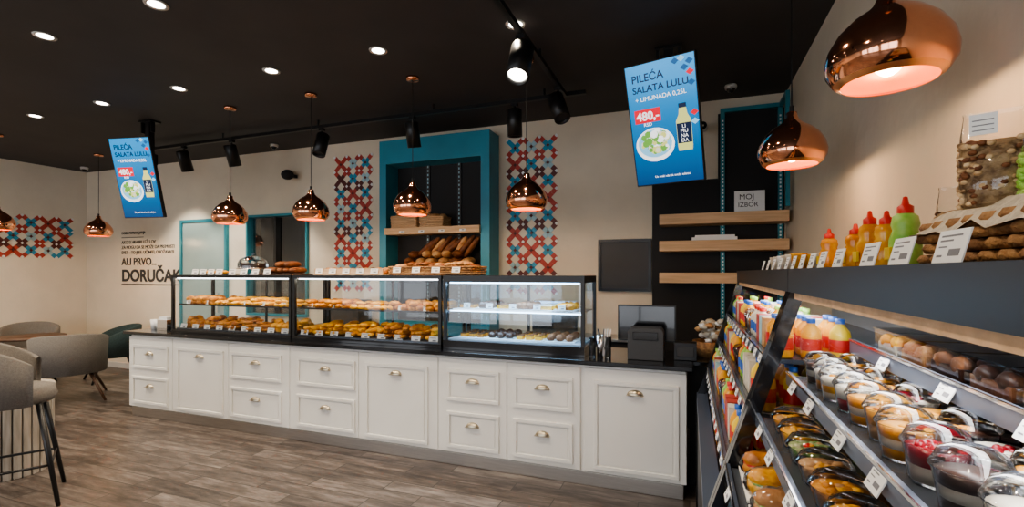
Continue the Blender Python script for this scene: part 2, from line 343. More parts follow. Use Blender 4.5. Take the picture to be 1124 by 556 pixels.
# ------------------------------------------------------------ pastry display cases
def case(name,x0,x1,kind):
    b=B(); y0,y1=3.66,4.16; z0,z1=.947,1.575; w=.028
    base=.035 if kind=='w' else .075
    b.box(x0,y0,z0,x1,y1,z0+base,blackg)
    for xx in (x0,x1-w):
        for yy in (y0,y1-w): b.box(xx,yy,z0+base,xx+w,yy+w,z1,black)
    top=.03 if kind=='w' else .055
    b.box(x0+w,y0,z1-top,x1-w,y0+w,z1,black); b.box(x0+w,y1-w,z1-top,x1-w,y1,z1,black); b.box(x0,y0+w,z1-top,x0+w,y1-w,z1,black); b.box(x1-w,y0+w,z1-top,x1,y1-w,z1,black)
    b.box(x0+w,y0+w,z1-.008,x1-w,y1-w,z1-.001,black if kind=='c' else cglass)
    gm=cglass if kind=='w' else bglass
    b.quad((x0+w,y0+.008,z0+base),(x1-w,y0+.008,z0+base),(x1-w,y0+.008,z1-top),(x0+w,y0+.008,z1-top),gm)
    for xx in (x0+.01,x1-.01): b.quad((xx,y0+w,z0+base),(xx,y1-w,z0+base),(xx,y1-w,z1-top),(xx,y0+w,z1-top),gm)
    for a,c in ((x0+w,(x0+x1)/2),((x0+x1)/2,x1-w)):
        b.quad((a,y1-.01,z0+base),(c,y1-.01,z0+base),(c,y1-.01,z1-top),(a,y1-.01,z1-top),gm)
    b.box((x0+x1)/2-.012,y1-.016,z0+base,(x0+x1)/2+.012,y1-.004,z1-top,black)
    zs=[1.245] if kind=='w' else [1.28]
    for z in zs:
        b.box(x0+w,y0+.07,z,x1-w,y1-.03,z+.008,cglass if kind=='w' else fr_sh); b.box(x0+w,y0+.066,z-.004,x1-w,y0+.072,z+.012,chrome if kind=='c' else black)
        if kind=='c': b.box(x0+w,y0+.075,z-.014,x1-w,y0+.09,z-.004,ledcool)
    b.box(x0+w,y0+w+.01,z0+base,x1-w,y1-w-.01,z0+base+.012,fr_sh if kind=='w' else fr_in)
    b.box(x0+w+.02,y0+.035,z1-top-.012,x1-w-.02,y0+.055,z1-top-.001,ledw if kind=='w' else ledcool)
    o=b.obj(name)
    cc=(1,.88,.66) if kind=='w' else (.50,.76,1)
    light('strip_light','AREA',((x0+x1)/2,y0+.12,z1-top-.02),3.8 if kind=='w' else 9,cc,o,(math.radians(-15),0,0),x1-x0-.15,.05)
    if kind=='c': light('strip_light_low','AREA',((x0+x1)/2,y0+.12,1.262),4,cc,o,(math.radians(-15),0,0),x1-x0-.15,.03)
    return o
cA=case('pastry_display_case',-5.36,-3.665,'w')
cB=case('pastry_display_case',-3.645,-2.005,'w')
cC=case('refrigerated_cake_case',-1.985,-.76,'c')
def fill(name,x0,x1,z,kinds,step,y0=3.78,y1=4.02):
    b=B(); x=x0
    sec=0; kind=random.choice(kinds); m=gold
    while x<x1:
        if sec<=0: kind=random.choice(kinds); m=random.choice([gold,gold2,gold2,gold]); sec=random.randint(4,6); x+=.03
        for y in (y0,y0+.12,y1+.0):
            yy=y+U(-.015,.015)
            for lv in range(random.choice([2,2,3,3]) if z<1.2 else random.choice([1,2,2])):
                zz=z+lv*.034; xx=x+U(-.02,.02)*lv
                if kind=='cr': croissant(b,(xx,yy,zz),.068,U(-.7,.7),m)
                elif kind=='roll': b.blob((xx,yy,zz+.022),.046,.05,.034,m,j=.03,flat=.022)
                elif kind=='stick': loaf(b,(xx,yy,zz+.026),.15,.031,U(1.0,2.1),m)
                elif kind=='choc': loaf(b,(xx,yy,zz+.026),.12,.036,U(1.2,1.8),random.choice([choc,brownb]))
        x+=step; sec-=1
    b.obj(name)
fill('pastries',-5.24,-3.75,1.253,['cr','stick','roll'],.085)
fill('pastries',-3.55,-2.1,1.253,['stick','roll','cr'],.085)
fill('pastries',-5.24,-3.75,.995,['stick','cr','roll'],.085)
fill('pastries',-3.55,-2.1,.995,['cr','roll','stick'],.085)
def cakes(name,x0,x1,z,n):
    b=B()
    for k in range(n):
        x=x0+(x1-x0)*(k+.5)/n; w=(x1-x0)/n*.42; m=[gold,choc,gold2,brownb,gold2,gold][k%6]
        b.box(x-w-.015,3.76,z,x+w+.015,4.08,z+.006,paper)
        for i in range(3):
            for j in range(3):
                cx=x-w+.03+i*(2*w-.06)/2; cy=3.81+j*.11
                if k%2: b.blob((cx,cy,z+.03),.035,.04,.032,m,j=.03,flat=.023)
                else: b.box(cx-.025,cy-.035,z+.007,cx+.025,cy+.035,z+.035,m); b.box(cx-.025,cy-.035,z+.035,cx+.025,cy+.035,z+.042,[choc,yog,brownb][k%3])
    b.obj(name)
cakes('cakes',-1.90,-.86,1.289,6); cakes('cakes',-1.90,-.86,1.036,4)
b=B()
for k in range(9): tag(b,-5.24+k*.18,3.71,.985,.09,.055)
for k in range(6): tag(b,-5.2+k*.27,3.74,1.258,.06,.04)
b.obj('price_tags',cA)
b=B()
for k in range(9): tag(b,-3.55+k*.18,3.71,.985,.09,.055)
for k in range(6): tag(b,-3.5+k*.26,3.74,1.258,.06,.04)
b.obj('price_tags',cB)
b=B()
for k in range(5): tag(b,-1.8+k*.21,3.74,1.296,.06,.045)
b.obj('price_tags',cC)
# stuff on top of the cases
b=B()
b.box(-5.1,3.74,1.578,-4.72,4.0,1.59,woodd)
for k in range(6): croissant(b,(-5.05+k*.06,3.86,1.592),.06,U(-.4,.4),gold2)
for k in range(4): tag(b,-5.05+k*.12,3.70,1.579,.09,.06)
b.obj('pastry_board')
b=B()
for k in range(4): tag(b,-4.5+k*.16,3.70,1.579,.09,.06)
b.obj('price_cards')
def cakestand(x,y,z):
    b=B(); b.lathe([(.001,0),(.08,0),(.075,.008),(.02,.02),(.018,.05),(.03,.06),(.16,.066),(.165,.075),(.001,.075)],chrome,(x,y,z),28)
    b.lathe([(.001,.077),(.12,.077),(.125,.10),(.12,.125),(.001,.13)],choc,(x,y,z),24)
    for k in range(8): b.blob((x+.09*math.cos(k*.785),y+.09*math.sin(k*.785),z+.135),.02,.02,.016,yog)
    b.lathe([(.15,.077),(.152,.12),(.13,.165),(.08,.195),(.02,.205),(.008,.215),(.016,.225),(.012,.24),(.001,.243)],bglass,(x,y,z),28)
    b.obj('cake_stand_with_dome')
cakestand(-4.45,3.92,1.576)
b=B(); b.box(-4.2,3.75,1.577,-3.75,4.05,1.59,woodd)
for k in range(5): loaf(b,(-4.13+k*.08,3.9,1.625),.22,.042,1.5,brownb)
for k in range(2): loaf(b,(-4.0+k*.12,3.9,1.685),.22,.045,1.6,brownb)
b.obj('dark_bread_loaves')
b=B(); b.box(-3.45,3.74,1.577,-2.66,4.05,1.585,wood); frame(b,-3.45,-2.66,1.585,1.64,3.74,3.752,.055/2,wood); b.box(-3.45,4.04,1.585,-2.66,4.05,1.64,wood)
for k in range(10): b.blob((-3.4+k*.076,3.88,1.615),.038,.06,.035,random.choice([brownb,crust,gold]),j=.04,flat=.028)
for k in range(5): tag(b,-3.38+k*.16,3.722,1.59,.08,.05)
b.obj('bread_tray')
b=B(); basket(b,-2.6,-1.76,3.76,4.06,1.578,1.66)
for k in range(14): loaf(b,(-2.54+k*.057,3.9,1.66+U(-.01,.02)),.22,.036,U(1.3,1.8),random.choice([brownb,brownb,crust]),0)
for k in range(4): tag(b,-2.5+k*.2,3.73,1.6,.08,.05)
b.obj('baguette_basket')
# ------------------------------------------------------------ pendants
def pendant(x,y,z,e=11):
    b=B()
    pr=[(.012,.19),(.026,.185),(.030,.16),(.040,.138),(.062,.118),(.098,.095),(.135,.058),(.162,.012),(.1715,-.03),(.168,-.062),(.150,-.092),(.126,-.108)]
    b.lathe(pr,copper,seg=48)
    b.lathe([(r-.004,zz-.003) for r,zz in pr[3:-1]]+[(.126,-.108)],copin,seg=48)
    b.cyl((0,0,.03),.022,.08,blackm,14)
    b.cyl((0,0,.19),.012,.03,black,12)
    b.blob((0,0,-.035),.044,.044,.052,bulb,16,10)
    b.cyl((0,0,.215),.0035,ZC-z-.235,black,6)
    b.lathe([(.001,ZC-z-.03),(.055,ZC-z-.028),(.06,ZC-z-.002),(.001,ZC-z-.001)],copper,seg=24)
    o=b.obj('copper_pendant_lamp',loc=(x,y,z))
    light('pendant_bulb','POINT',(0,0,-.10),e,(1,.66,.36),o,size=.02)
for x,y in [(-4.56,3.73),(-3.48,3.73),(-2.33,3.73),(-1.253,3.73)]: pendant(x,y,2.225)
pendant(.53,3.03,2.3,7); pendant(.59,1.84,2.31,5); pendant(-8.2,4.54,2.25); pendant(-8.2,3.43,2.25)
# ------------------------------------------------------------ ceiling downlights
def down(x,y,e=72):
    b=B(); b.lathe([(.048,-.004),(.068,-.008),(.072,-.001),(.05,-.0005)],trimw,seg=24); b.lathe([(.001,-.003),(.049,-.004)],downl,seg=24)
    o=b.obj('ceiling_downlight',loc=(x,y,ZC-.001))
    light('downlight','SPOT',(0,0,-.02),e,(1,.84,.645),o,size=.05,spot=138,blend=.9)
for x in (-9.0,-7.9,-6.85,-5.69,-4.55,-3.4,-2.3,-1.15): down(x,3.18)
for x in (-9.0,-7.9,-6.8,-5.65,-4.47,-3.26,-2.05,-.85): down(x,2.13)
for x in (-7.9,-5.65,-3.3,-1.0):
    for y in (.6,-1.2): down(x,y,105)
# ------------------------------------------------------------ track & spots
b=B(); b.box(-7.4,4.38,ZC-.10,-.9,4.42,ZC-.065,black); b.box(-1.12,.4,ZC-.10,-1.08,4.38,ZC-.065,black)
for x in (-7.0,-5.5,-4,-2.5,-1.3): b.cyl((x,4.4,ZC-.066),.012,.065,black,8)
for y in (.8,2.2,3.6): b.cyl((-1.1,y,ZC-.066),.012,.065,black,8)
b.obj('ceiling_track_rail')
def spot(x,y,rot,tilt,on=True,L=.27,e=75,r=.072):
    b=B(); b.box(-.03,-.02,-.03,.03,.02,-.001,black); b.cyl((0,0,-.12),.008,.1,black,8)
    T=Matrix.Translation((0,0,-.16))@Matrix.Rotation(rot,4,'Z')@Matrix.Rotation(tilt,4,'X')
    b.lathe([(.001,.10),(r*.86,.10),(r,.09),(r,-L*.6),(r*.88,-L*.6),(r*.8,-L*.5)],black,seg=24,M=T)
    b.lathe([(.001,-L*.5),(r*.82,-L*.5)],downl if on else dark,seg=20,M=T)
    o=b.obj('track_spotlight',loc=(x,y,ZC-.10))
    if on:
        l=light('spot_beam','SPOT',(0,0,0),e,(1,.9,.76),o,spot=80,size=.04); l.matrix_local=T@Matrix.Translation((0,0,-L*.62))
for x,t,on in [(-7.2,.5,True),(-6.2,.4,True),(-5.35,.35,True),(-3.95,-.35,False),(-2.75,.3,False),(-1.6,.1,False)]: spot(x,4.4,U(-.3,.3),t,on)
spot(-1.1,4.15,.8,-.5,False); spot(-1.1,3.15,0,-.45,True,.30,75,.082); spot(-1.1,1.5,0,-.6,True)
# ------------------------------------------------------------ TVs
def em(name,c,s=1.0):
    return mat(name,tuple(x*.3 for x in c),.3,emit=s,ecol=c)
def tvmat():
    m=bpy.data.materials.new('screen_blue'); m.use_nodes=True; nt=m.node_tree; p=nt.nodes['Principled BSDF']
    tc=nt.nodes.new('ShaderNodeTexCoord'); sp=nt.nodes.new('ShaderNodeSeparateXYZ'); cr=nt.nodes.new('ShaderNodeValToRGB')
    nt.links.new(tc.outputs['Generated'],sp.inputs[0]); nt.links.new(sp.outputs[2],cr.inputs[0])
    cr.color_ramp.elements[0].color=(.0,.07,.24,1); cr.color_ramp.elements[1].color=(.01,.40,.90,1)
    nt.links.new(cr.outputs[0],p.inputs['Emission Color']); p.inputs['Emission Strength'].default_value=1.0; p.inputs['Base Color'].default_value=(.01,.02,.03,1); p.inputs['Roughness'].default_value=.15
    return m
tvb=tvmat(); tW=em('scr_white',(1,1,1),1.2); tNavy=em('scr_navy',(.0,.02,.10),.5); tRed=em('scr_red',(.80,.01,.03),1.1); tGreen=em('scr_green',(.2,.5,.08),.9); tCream=em('scr_cream',(.85,.8,.6),1); tLb=em('scr_lightblue',(.3,.65,.9),1); tDk=em('scr_darkblue',(.01,.12,.35),.9); tYel=em('scr_lemon',(.75,.75,.25),1)
def tv(loc,yaw,tilt,S):
    e=empty('hanging_tv_screen',loc,(tilt,0,yaw)); e.scale=(S,S,S)
    b=B(); b.box(-.29,0,-.505,.29,.05,.505,black); b.box(-.2,.05,-.3,.2,.08,.3,dark); b.obj('housing',e,.004)
    b=B(); b.box(-.28,-.002,-.495,.28,.0,.495,tvb); b.obj('screen',e)
    y=-.004
    txt('t1','PILEĆA',(-.235,y,.36),.085,tNavy,e,ex=.0008,bold=.001); txt('t2','SALATA LULU',(-.235,y,.275),.074,tNavy,e,ex=.0008,bold=.001); txt('t3','+ LIMUNADA 0,25L',(-.22,y,.205),.050,tW,e,ex=.0008)
    b=B(); b.box(-.24,y-.001,.03,-.02,y+.001,.14,tRed)
    def disc(cx,cz,r,m,dy,n=24,sz=1): b.add([(cx+r*math.cos(2*math.pi*i/n),y-dy,cz+r*sz*math.sin(2*math.pi*i/n)) for i in range(n)],[tuple(range(n))],m)
    disc(-.09,-.16,.165,tW,.001,sz=.85); disc(-.09,-.15,.145,tLb,.0015,sz=.8)
    rn=random.Random(4)
    for k in range(70):
        a=rn.random()*6.28; q=rn.random()**.5*.115; disc(-.09+q*math.cos(a),-.14+q*math.sin(a)*.75,.012+rn.random()*.022,rn.choice([tGreen,tCream,tW,tGreen,tYel]),.002+k*.00002,7)
    b.add([(p[0]+.16,y-.003,p[1]) for p in [(-.055,-.24),(.055,-.24),(.06,-.2),(.06,.0),(.035,.05),(.028,.1),(-.028,.1),(-.035,.05),(-.06,.0),(-.06,-.2)]],[tuple(range(10))],tYel)
    b.box(.13,y-.004,.1,.19,y-.003,.135,tNavy); b.box(.103,y-.0045,-.18,.217,y-.0035,-.02,tNavy)
    for k,(hx,hz) in enumerate([(.24,.44),(.18,.47),(.24,.36),(.245,.28),(.20,.40),(.25,-.02),(.25,.05),(.13,.46)]):
        s=.034; b.add([(hx+s*px_,y-.001-k*.00005,hz+s*pz_) for px_,pz_ in [(0,.75),(.95,0),(0,-.75),(-.95,0)]],[(0,1,2,3)],[tDk,tLb,tRed,tDk][k%4])
    b.obj('graphics',e)
    txt('t4','480,-',(-.225,y-.002,.052),.095,tW,e,ex=.0008,bold=.002); txt('t5','RSD',(-.17,y,-.0),.04,tW,e,ex=.0008)
    for i,s in enumerate(['LI','MU','NA','DA']): txt('l%d'%i,s,(.16,y-.0055,-.06-i*.037),.042,tW,e,al='CENTER',ex=.0003)
    txt('t6','Uz svaki obrok sveža salatica',(-.12,y,-.44),.026,tW,e,ex=.0008)
    b=B(); b.M=Matrix.Translation(loc)
    h=ZC-loc[2]
    nx,ny=-math.sin(yaw)*.10,math.cos(yaw)*.10
    b.box(nx-.10,ny+.0,h-.02,nx+.10,ny+.12,h-.002,black); b.box(nx-.035,ny+.03,.25,nx+.035,ny+.09,h-.02,black); b.box(nx-.09,ny-.05,.18,nx+.09,ny+.09,.30,black)
    for sx in (-.09,.07): b.box(nx+sx,ny+.02,h-.14,nx+sx+.02,ny+.06,h-.02,black)
    o=b.obj('tv_mount'); o.parent=e; bpy.context.view_layer.update(); o.matrix_parent_inverse=e.matrix_world.inverted()
    return e
tv((-.18,3.78,2.72),math.radians(-14.8),math.radians(19),.90)
tv((-5.84,3.6,2.66),math.radians(12),math.radians(13),.88)
# ------------------------------------------------------------ security cams
def dome(x,y,z,m=trimw):
    b=B(); b.lathe([(.001,-.004),(.05,-.004),(.055,-.015),(.05,-.04),(.001,-.045)],m,seg=20); b.blob((0,0,-.04),.038,.038,.035,blackg,14,8); b.obj('dome_security_camera',loc=(x,y,z))
dome(.36,4.9,ZC-.002); dome(-5.3,5.0,ZC-.002); dome(-9.4,5.0,ZC-.002)
b=B(); b.blob((0,0,0),.09,.08,.07,blackm,14,8); b.box(-.02,.05,-.02,.02,.16,.02,black); b.obj('wall_speaker',loc=(-5.2,YB-.165,2.95))
b=B(); b.blob((0,0,0),.05,.07,.05,trimw,14,8); b.box(-.015,.04,-.015,.015,.14,.015,trimw); b.lathe([(.001,0),(.04,0)],blackg,(0,0,0),14,Matrix.Translation((0,-.066,0))@Matrix.Rotation(math.pi/2,4,'X')); b.obj('wall_security_camera',loc=(.12,YB-.145,3.05))
# ------------------------------------------------------------ right shelving
b=B(); b.box(-.37,YB-.03,0,.27,YB-.005,2.55,blackm); b.box(.27,YB-.03,0,.86,YB-.005,3.2,blackm); b.obj('black_back_panel')
b=B()
for xx in (.29,.80):
    b.box(xx,YB-.07,.95,xx+.04,YB-.032,3.2,tealm)
    for k in range(60): b.box(xx+.012,YB-.073,.98+k*.036,xx+.028,YB-.07,.998+k*.036,paper)
b.box(.29,YB-.07,3.2,.84,YB-.032,3.24,tealm); b.box(.81,4.9,2.2,.845,4.94,3.24,tealm); b.box(.81,4.94,3.2,.845,YB-.07,3.24,tealm)
for z in (2.07,1.81,1.50): b.box(-.28,4.93,z,.845,YB-.075,z+.10,wood)
b.obj('oak_wall_shelf',bevel=.004)
b=B(); b.box(0.02,4.95,1.912,.42,5.2,1.94,paper); b.box(.05,4.96,1.941,.4,5.18,1.96,paper); b.obj('paper_bag_stack')
e=empty('framed_sign',(.52,5.02,2.172)); b=B(); b.box(-.12,0,0,.14,.015,.2,paper); b.box(-.1,.015,0,-.09,.1,.005,paper); b.obj('plate',e)
txt('s1','MOJ',(-.08,-.003,.12),.07,paperink,e,ex=.0005); txt('s2','IZBOR',(-.09,-.003,.05),.06,paperink,e,ex=.0005)
# ------------------------------------------------------------ POS area
Zt=.946
b=B(); b.box(-.55,3.98,1.05,-.1,4.01,1.34,black); b.box(-.54,3.977,1.06,-.11,3.98,1.33,blackg); b.box(-.36,4.01,Zt+.01,-.3,4.04,1.2,black); b.box(-.45,3.93,Zt,-.2,4.12,Zt+.012,black); b.obj('pos_monitor',bevel=.004)
b=B(); b.prism([(-.44,Zt),(-.18,Zt),(-.18,Zt+.21),(-.20,Zt+.24),(-.42,Zt+.24),(-.44,Zt+.21)],3.70,3.86,dark); b.box(-.40,3.694,Zt+.15,-.22,3.70,Zt+.21,blackg); b.obj('receipt_printer',bevel=.006)
b=B(); b.box(-.11,3.80,Zt,.05,3.93,Zt+.13,black); b.box(-.09,3.795,Zt+.03,.03,3.80,Zt+.10,dark); b.obj('card_terminal',bevel=.006)
b=B(); b.lathe([(.001,0),(.10,0),(.13,.05),(.14,.12),(.135,.12),(.12,.05),(.001,.01)],wick,(.16,4.08,Zt),20)
for k in range(40):
    a=U(0,6.28);q=U(0,.12); b.blob((.16+q*math.cos(a),4.08+q*math.sin(a),Zt+U(.11,.28)),.03,.03,.02,random.choice([burl,yog,paper,burl,crust]),8,6,.25)
b.obj('snack_basket')
b=B()
for x,h,m in [(-.71,.15,plast),(-.65,.17,chrome),(-.59,.16,plast)]:
    b.lathe([(.001,0),(.024,0),(.027,h),(.025,h),(.022,.006),(.001,.006)],m,(x,3.72,Zt),16)
for k in range(8): b.tube([(-.62+U(-.03,.03),3.72,Zt+.01),(-.62+U(-.06,.06),3.72+U(-.02,.02),Zt+.22)],.003,random.choice([black,paper]),6)
b.obj('cup_with_straws')
b=B(); 
for x in (-5.84,-5.75): b.lathe([(.001,0),(.035,0),(.045,.11),(.043,.11),(.033,.005),(.001,.005)],paper,(x,3.8,Zt),16)
b.box(-5.68,3.72,Zt,-5.52,3.82,Zt+.12,chrome); b.box(-5.665,3.73,Zt+.12,-5.535,3.81,Zt+.15,paper)
b.obj('napkin_dispenser')
# ------------------------------------------------------------ seating
def shellchair(name,loc,rotz,seat,r,bh,ah,legm,fab,bar=False):
    b=B(); n=24;th=.055; vs=[];fs=[]
    for i in range(n+1):
        a=math.radians(-118+236*i/n); k=abs(a)/math.radians(118); top=seat+ah+(bh-ah)*max(0,(1-k**2.2)); 
        dx,dy=math.sin(a),math.cos(a)
        for rr,z in ((r-th,seat-.02),(r-th,top-.015),(r-th/2,top),(r,top-.015),(r+0.0,seat-.1),(r-th,seat-.1)):
            fl=1+.10*(z-seat); vs.append((dx*rr*fl,dy*rr*fl,z))
    for i in range(n):
        for j in range(6):
            k=(j+1)%6; fs.append((i*6+j,i*6+k,(i+1)*6+k,(i+1)*6+j))
    fs.append(tuple(range(6)));fs.append(tuple(range(n*6,n*6+6))[::-1]); b.add(vs,fs,fab,True)
    b.lathe([(.001,seat-.10),(r-.05,seat-.10),(r-.03,seat-.06),(r-.045,seat+.0),(r-.09,seat+.015),(.001,seat+.02)],fab,seg=28)
    for sx in (-1,1):
        for sy in (-1,1):
            b.tube([(sx*r*.55,sy*r*.55,seat-.1),(sx*r*.95,sy*r*.95,0)],.015,legm,8,rs=[.02,.013])
    if bar:
        q=r*.80; P=[(q,q,.28),(-q,q,.28),(-q,-q,.28),(q,-q,.28),(q,q,.28)]
        b.tube(P,.009,legm,8)
    b.obj(name,loc=loc,rot=(0,0,rotz))
shellchair('bar_stool',(-4.40,1.92,0),math.radians(150),.80,.26,.35,.18,black,grey,True)
shellchair('tub_armchair',(-7.35,3.75,0),math.radians(-120),.45,.37,.40,.28,woodd,grey)
shellchair('tub_armchair',(-8.15,4.72,0),math.radians(-20),.45,.32,.36,.20,black,greyd)
shellchair('tub_armchair',(-9.2,4.2,0),math.radians(60),.45,.33,.40,.25,black,grey)
b=B(); b.lathe([(.001,.72),(.36,.72),(.37,.735),(.36,.75),(.001,.75)],woodd,seg=36); b.cyl((0,0,.02),.03,.70,black,14); b.lathe([(.001,0),(.22,0),(.21,.02),(.03,.03)],black,seg=28); b.obj('round_cafe_table',loc=(-8.3,3.8,0))
b=B(); n=30
for i in range(n):
    a=2*math.pi*i/n; T=Matrix.Rotation(a,4,'Z'); b.box(.255,-.024,0.0,.275,.024,.66,slatw,T)
b.cyl((0,0,.01),.257,.64,slatd,30); b.lathe([(.001,.66),(.28,.66),(.285,.67),(.28,.685),(.001,.685)],slatw,seg=32); b.obj('slatted_drum_table',loc=(-5.16,2.22,0),bevel=.004)
# ------------------------------------------------------------ refrigerated open cases (right)
def fridge(y0,y1,name,shelves):
    b=B(); X1=.865
    b.box(.06,y0,0.0,X1,y1,.09,black); b.box(.05,y0,.09,X1,y1,.74,dark)
    b.box(.045,y0,.74,.11,y1,.80,fr_rail)
    b.box(.82,y0,.74,X1,y1,1.54,fr_in)
    b.box(.11,y0,.74,.82,y1,.77,fr_sh)
    b.box(.29,y0,1.54,X1,y1,1.612,blackledge)
    b.box(.33,y0,1.528,.82,y1,1.54,fr_in); b.box(.335,y0+.04,1.518,.36,y1-.04,1.528,ledw)
    b.box(.300,y0,1.520,.312,y1,1.54,wood)
    for yy in (y0,y1-.035):
        b.prism([(.04,.76),(.29,1.54),(.33,1.54),(.085,.76)],yy,yy+.035,blackg)
        b.prism([(.04,.0),(.04,.78),(.085,.78),(.085,.0)],yy,yy+.035,blackg)
        b.quad((.08,yy+.015,.78),(.82,yy+.015,.78),(.82,yy+.015,1.5),(.31,yy+.015,1.5),cglass)
    for x,z in shelves:
        b.box(x,y0+.04,z-.014,.82,y1-.04,z,fr_sh); b.box(x-.012,y0+.04,z-.026,x+.0,y1-.04,z+.012,fr_rail); b.box(x-.014,y0+.04,z+.008,x-.010,y1-.04,z+.014,chrome)
    o=b.obj(name)
    light('case_light','AREA',(.40,(y0+y1)/2,1.512),5.5,(.99,.97,.95),o,(0,math.radians(10),0),.06,(y1-y0)*.9)
    return o
sh2=[(.455,1.392),(.29,1.285),(.205,1.15),(.12,.98)]
sh1=[(.24,1.32),(.19,1.14),(.12,.96)]
f1=fridge(1.72,3.45,'refrigerated_open_case',sh1)
f2=fridge(.25,1.715,'refrigerated_open_case',sh2)
def cup(b,x,y,z,r,h,layers,domel=True,deco=None):
    b.lathe([(.001,0),(r*.78,0),(r,h),(r*1.07,h),(r*1.07,h+.003)],plast,(x,y,z),24)
    n=len(layers)
    for k,m in enumerate(layers):
        a,c=k/n*.86,(k+1)/n*.86; ra,rc=r*(.75+.2*a),r*(.75+.2*c)
        b.lathe([(.001,h*a+.003),(ra,h*a+.003),(rc,h*c+.003),(.001,h*c+.004)],m,(x,y,z),18)
    if deco:
        for k in range(7):
            a=U(0,6.28);q=U(0,r*.55); b.blob((x+q*math.cos(a),y+q*math.sin(a),z+h*.9),r*.2,r*.2,r*.14,deco,8,5,.15)
    if domel: b.lathe([(r*1.07,h+.003),(r*.97,h+.010),(r*.84,h+.022),(r*.5,h+.030),(.001,h+.031)],plast,(x,y,z),24)
    else: b.lathe([(r*1.05,h+.003),(.001,h+.004)],plast,(x,y,z),24)
def bowl(b,x,y,z,r,h,m):
    cup(b,x,y,z,r,h*.55,[m],True)
    for k in range(9):
        a=U(0,6.28);q=U(0,r*.6); b.blob((x+q*math.cos(a),y+q*math.sin(a),z+h*.52),r*.24,r*.2,r*.15,random.choice([m,m,gold2,crust,red if m is salad else m]),8,5,.15)
def tray(b,x,y,z,w,d,h,m,top=None):
    b.box(x-w/2,y-d/2,z,x+w/2,y+d/2,z+h,plast); b.box(x-w/2+.006,y-d/2+.006,z+.003,x+w/2-.006,y+d/2-.006,z+h*.45,m)
    tp=top or random.choice([choc,crust,gold2,yog])
    for i in range(3):
        for j in range(2): b.blob((x-w/2+w*(i+.5)/3,y-d/2+d*(j+.5)/2,z+h*.5),w*.15,d*.22,h*.32,tp,8,6,.06)
    b.box(x-w/2-.004,y-d/2-.004,z+h,x+w/2+.004,y+d/2+.004,z+h+.003,plast)
def wrap(b,x,y,z,m):
    b.box(x-.07,y-.055,z,x+.07,y+.055,z+.008,paper)
    loaf(b,(x,y,z+.026),.13,.04,0,m); loaf(b,(x,y,z+.042),.125,.041,0,random.choice([salad,red,yog]),h=.25); loaf(b,(x,y,z+.052),.13,.04,0,m,h=.6)
    b.blob((x,y,z+.035),.075,.058,.05,plast,14,8,.05,flat=.034)
def stag(b,x,y,z,w=.06,h=.042,t=-.3,r=0):
    T=Matrix.Translation((x,y,z))@Matrix.Rotation(-math.pi/2,4,'Z')@Matrix.Rotation(t,4,'X')
    b.box(-w/2,-.001,-h/2,w/2,.001,h/2,paper,T)
    for k,(u0,u1,v0,v1) in enumerate([(-.38,.30,.30,.35),(-.38,.05,.16,.21),(.0,.36,-.28,-.08),(-.38,-.2,-.3,-.24),(-.38,-.1,-.02,.02)]): b.box(w*u0,-.0015,h*v0,w*u1,-.001,h*v1,inkg,T)
b=B(); y=.44;k=0
while y<1.60:
    for i,x in enumerate((.525,.665)): tray(b,x,y,1.394,.12,.13,.058,[brownb,choc,crust,yog][(k+i)%4],[brownb,gold,crust,choc,gold2][(k*2+i)%5])
    y+=.148;k+=1
b.obj('cake_boxes')
b=B(); y=.39; k=0
L=[[orange,yog,orange],[bordo,yog],[yog,gold2,yog],[orange,yog],[choc,yog,choc],[yog,bordo],[orange,yog,orange],[crust,gold2]]
while y<1.62:
    cup(b,.348+U(-.006,.006),y,1.287,.042,.058,L[k%8],True,[None,bordo,gold2,None,None,bordo,orange,gold][k%8])
    cup(b,.443,y+.04,1.287,.040,.052,L[(k*3+2)%8],k%2==0,[gold2,None,bordo][k%3])
    cup(b,.54,y+.02,1.287,.040,.052,L[(k*5+1)%8],True)
    y+=.100;k+=1
b.obj('dessert_cups')
b=B(); y=.38;k=0
while y<1.62:
    bowl(b,.268,y,1.152,.051,.075,[gold2,gold,crust,salad,gold2][k%5]); bowl(b,.378,y+.05,1.152,.049,.07,[gold2,salad,crust][k%3]); bowl(b,.485,y,1.152,.048,.07,[crust,orange][k%2]); y+=.115;k+=1
b.obj('salad_bowls')
b=B(); y=.4;k=0
while y<1.62:
    wrap(b,.215,y,.983,[gold,crust,gold2][k%3]); wrap(b,.37,y+.01,.983,[crust,gold][k%2]); y+=.135;k+=1
y=.42
while y<1.62: wrap(b,.2,y,.772,random.choice([gold,crust]));wrap(b,.36,y,.772,crust); y+=.13
b.obj('wrapped_sandwiches')
b=B()
for x,z,ys in [(.44,1.385,[.52,.68,.86,1.1,1.4]),(.274,1.278,[.46,.60,.74,.90,1.1,1.35,1.55]),(.189,1.143,[.55,.72,.9,1.1,1.35,1.55]),(.104,.973,[.8,1.05,1.3,1.5])]:
    for y in ys: stag(b,x,y,z,.056,.042,-.45)
b.obj('shelf_price_labels',f2)
b=B()
for x,z in [(.224,1.315),(.174,1.135),(.104,.955)]:
    for k in range(12): stag(b,x,1.82+k*.13,z,.05,.035)
b.obj('shelf_price_labels',f1)
def bottle(b,x,y,z,r,h,m,cap,lab=None):
    b.lathe([(.001,0),(r*.9,0),(r,.006),(r,h*.6),(r*.9,h*.7),(r*.4,h*.85),(r*.38,h*.9)],m,(x,y,z),16)
    b.lathe([(r*.44,h*.88),(r*.46,h),(.001,h)],cap,(x,y,z),14)
    if lab: b.lathe([(r*1.02,h*.2),(r*1.02,h*.5)],lab,(x,y,z),16)
b=B(); 
